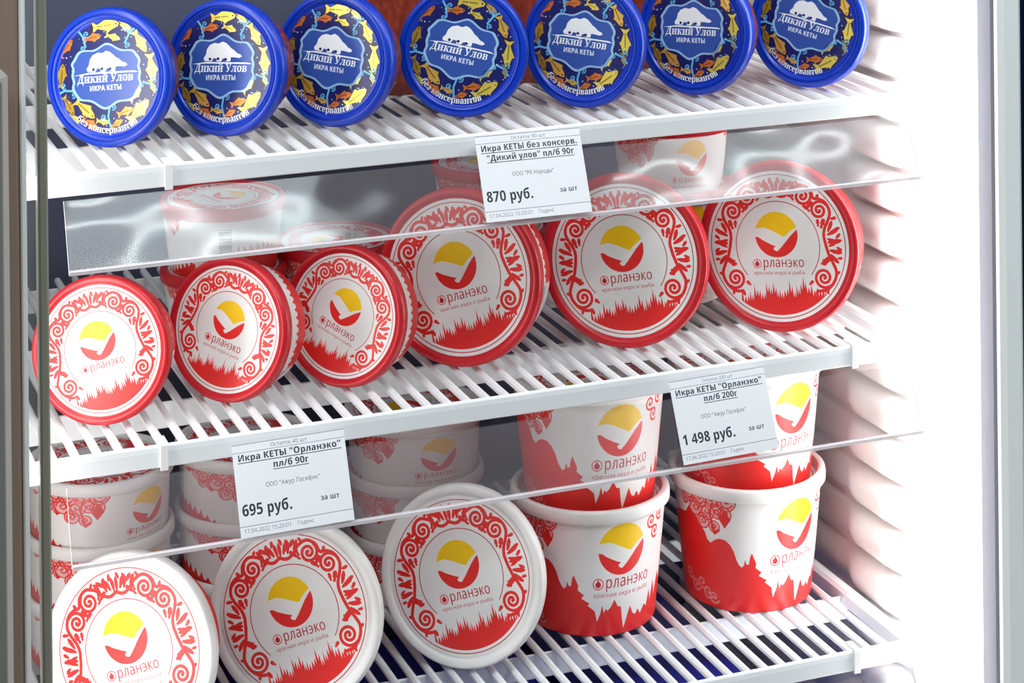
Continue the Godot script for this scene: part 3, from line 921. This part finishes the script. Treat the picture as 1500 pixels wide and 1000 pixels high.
func goods() -> void:
	var jar := {"rl": 0.0383, "rb": 0.0300, "h": 0.030, "lh": 0.0085, "rec": 0.0016, "rim": 0.84, "neck": 0.86, "ridge": true}
	var jm := [M.caviar_noise, M.blue_plastic, M.blue_print]
	var jw := ["clear wall with orange roe", "blue plastic lid", "gold fish and white bear print"]
	# [x, z, yaw, lean, roll]
	var J := [[-0.2005, -0.0478, -39.1, 7.0, 6.5], [-0.1353, -0.0485, -46.0, 7.0, 4.2], [-0.0718, -0.0465, -47.1, 7.0, -3.5], [0.0053, -0.0396, -30.2, 7.0, -10.5], [0.0792, -0.0352, -45.2, 7.0, -3.5], [0.1549, -0.0414, -53.5, 7.0, 2.8], [0.2283, -0.0327, -51.6, 7.0, -11.2]]
	var ord_ := ["first", "second", "third", "middle", "third-last", "second-last", "last"]
	for i in 7:
		var lab: String = "blue-lidded roe jar lying on the uppermost shelf, %s from the left" % ord_[i]
		if i == 3:
			lab = "blue-lidded roe jar lying in the middle of its row above the 870 tag"
		elif i > 3:
			lab = "blue-lidded roe jar on the uppermost shelf, %s" % ["third from the right end", "second from the right end", "last at the right end"][i - 4]
		var o := tub("blue_jar", lab, "blue-lidded roe jars", jar, jm, jw, "jar")
		lay(o, jar, J[i][0], J[i][1], J[i][2], J[i][3], J[i][4], 1.262)
	var k := 0
	var roe := {"rl": 0.0425, "rb": 0.0365, "h": 0.098, "lh": 0.009, "rec": 0.0016, "rim": 0.84, "neck": 0.93, "ridge": true}
	for q: Array in [[0.000, -0.150], [0.092, -0.150], [0.180, -0.165]]:
		var o := tub("tall_roe_jar", "tall clear jar of orange roe standing behind the blue row, %s" % ["left one", "middle one", "right one"][k], "tall roe jars at the back", roe, jm, jw, "jar")
		stand(o, q[0], 1.262, q[1], 0.0)
		k += 1
	# small red-lidded tubs
	var sm := {"rl": 0.0398, "rb": 0.0335, "h": 0.032, "lh": 0.0075, "rec": 0.0014, "rim": 0.895}
	var rm := [M.small_side, M.red_plastic, M.lid_print]
	var rw := ["white printed wall with red forest", "red plastic lid", "round red scroll print with sun emblem"]
	var S := [[-0.2071, -0.0432, -30.7, 11.0, 17.2, "leftmost"], [-0.1339, -0.0517, -48.1, 11.0, -13.2, "second from the left"], [-0.0663, -0.0498, -47.9, 11.0, -20.5, "third from the left"]]
	for q: Array in S:
		var o := tub("small_red_tub", "small red-lidded tub lying on the middle shelf, %s" % q[5], "small red-lidded tubs", sm, rm, rw)
		lay(o, sm, q[0], q[1], q[2], q[3], q[4], 1.112)
	var bg := {"rl": 0.0515, "rb": 0.0455, "h": 0.036, "lh": 0.0085, "rec": 0.0015, "rim": 0.895}
	var B := [[0.0077, -0.0578, -42.2, 9.0, 17.8, "left of the three large ones"], [0.1118, -0.0509, -38.5, 9.0, 10.2, "middle of the three large ones"], [0.2116, -0.0421, -45.1, 9.0, 6.2, "nearest the ribbed wall"]]
	for q: Array in B:
		var o := tub("large_red_tub", "large red-lidded tub lying on the middle shelf, %s" % q[5], "large red-lidded tubs", bg, rm, rw)
		lay(o, bg, q[0], q[1], q[2], q[3], q[4], 1.112)
	# upright small red-lidded tubs behind
	var sl := {"rl": 0.0398, "rb": 0.0335, "h": 0.0372, "lh": 0.0075, "rec": 0.0016, "rim": 0.895}
	var su := {"rl": 0.0398, "rb": 0.0335, "h": 0.0445, "lh": 0.0075, "rec": 0.0016, "rim": 0.895}
	for q: Array in [[-0.100, -0.195, 2, -34.0, 0.86, "behind the second small tub"], [-0.025, -0.20, 1, -20.0, 0.5, "behind the third small tub"], [0.088, -0.215, 2, -20.0, 0.5, "behind the left large tub"], [0.187, -0.143, 3, -26.0, 0.5, "behind the right large tubs"]]:
		for lv: int in q[2]:
			var o := tub("small_red_tub", "upright small red-lidded tub %s, %s of its stack" % [q[5], ["lowest", "second", "top"][lv]] if q[2] > 1 else "single upright small red-lidded tub " + q[5], "small red-lidded tubs", su if lv == q[2] - 1 else sl, rm, rw)
			stand(o, q[0], 1.112 + lv * 0.0358, q[1], q[3], q[4])
	# shelf three
	var wm := [M.small_side, M.white_plastic, M.lid_print]
	var ww := ["white printed wall with red forest", "white plastic lid", "round red scroll print with sun emblem"]
	var wd := {"rl": 0.0521, "rb": 0.0405, "h": 0.034, "lh": 0.0080, "rec": 0.0014, "rim": 0.89, "neck": 0.87}
	for q: Array in [[-0.1912, -0.0522, -39.6, 11.0, 20.2, "leftmost"], [-0.0933, -0.0613, -35.1, 11.0, 20.2, "below the 695 tag"], [0.0129, -0.0728, -41.3, 11.0, 18.5, "beside the tall tubs"]]:
		var o := tub("wide_white_tub", "wide white-lidded tub lying on the lowest shelf, %s" % q[5], "wide white-lidded tubs", wd, wm, ww)
		lay(o, wd, q[0], q[1], q[2], q[3], q[4], 0.928)
	var sw := {"rl": 0.0455, "rb": 0.0415, "h": 0.0405, "lh": 0.0075, "rec": 0.0026, "rim": 0.92}
	for q: Array in [[-0.183, -0.178, 3, 10.0, 0.5, "left stack"], [-0.090, -0.178, 3, -4.0, 0.46, "middle stack"], [0.025, -0.194, 3, -20.0, 0.5, "right stack by the tall tubs"]]:
		for lv: int in q[2]:
			var o := tub("small_white_tub", "upright low white-lidded tub, %s of the %s" % [["bottom", "middle", "top"][lv], q[5]], "low white-lidded tubs", sw, wm, ww)
			stand(o, q[0], 0.928 + lv * 0.0379, q[1], q[3], q[4])
	var tall := {"rl": 0.0505, "rb": 0.0405, "h": 0.080, "lh": 0.0078, "rec": 0.0075, "rim": 0.9}
	var tm := [M.big_side, M.white_plastic, M.lid_print]
	var tw := ["white printed wall with red hills", "white plastic lid", "round red scroll print with sun emblem"]
	for q: Array in [[0.1149, -0.1141, "left stack", -33.0], [0.2215, -0.1057, "right stack by the wall", -20.0]]:
		for lv in 2:
			var o := tub("tall_white_tub", "tall white-lidded tub with red hills, %s of the %s" % [["lower", "upper"][lv], q[2]], "tall white-lidded tubs", tall, tm, tw)
			stand(o, q[0], 0.928 + lv * 0.0726, q[1], q[3], 0.25)
	# navy packs under the lowest shelf
	k = 0
	for x: float in [-0.27, -0.15, -0.03, 0.09]:
		var o := thing("navy_pack", "navy pack on the deck below the lowest shelf, %s" % ["leftmost", "second from the left", "third from the left", "rightmost"][k], "pack", "navy packs under the lowest shelf")
		o.position = Vector3(x, 0.78, 0)
		part("box", box(Vector3(0, 0, -0.2), Vector3(0.115, 0.112, -0.004), 0.003), M.navy_pack, o)
		part("flap", box(Vector3(0.004, 0.1122, -0.19), Vector3(0.111, 0.1132, -0.012), 0.0004), M.navy_pack, o)
		k += 1
	price_tag("white price tag reading 870 below the blue jars", print_tag("Икра КЕТЫ без консерв.", "\"Дикий улов\" пл/б 90г", "ООО \"РК Народы\"", "870 руб.", "Остаток 90 шт"), 0.0275, 1.2615, 0.045, 0.0636, -0.3)
	price_tag("white price tag reading 695 below the small red-lidded tubs", print_tag("Икра КЕТЫ \"Орланэко\"", "пл/б 90г", "ООО \"Ажур Пасифик\"", "695 руб.", "Остаток 40 шт"), -0.1142, 1.1085, 0.0475, 0.0630, 0.6)
	price_tag("white price tag reading 1 498 below the large red-lidded tubs", print_tag("Икра КЕТЫ \"Орланэко\"", "пл/б 200г", "ООО \"Ажур Пасифик\"", "1 498 руб.", "Остаток 200 шт"), 0.1450, 1.1090, 0.0475, 0.0615, 1.2)
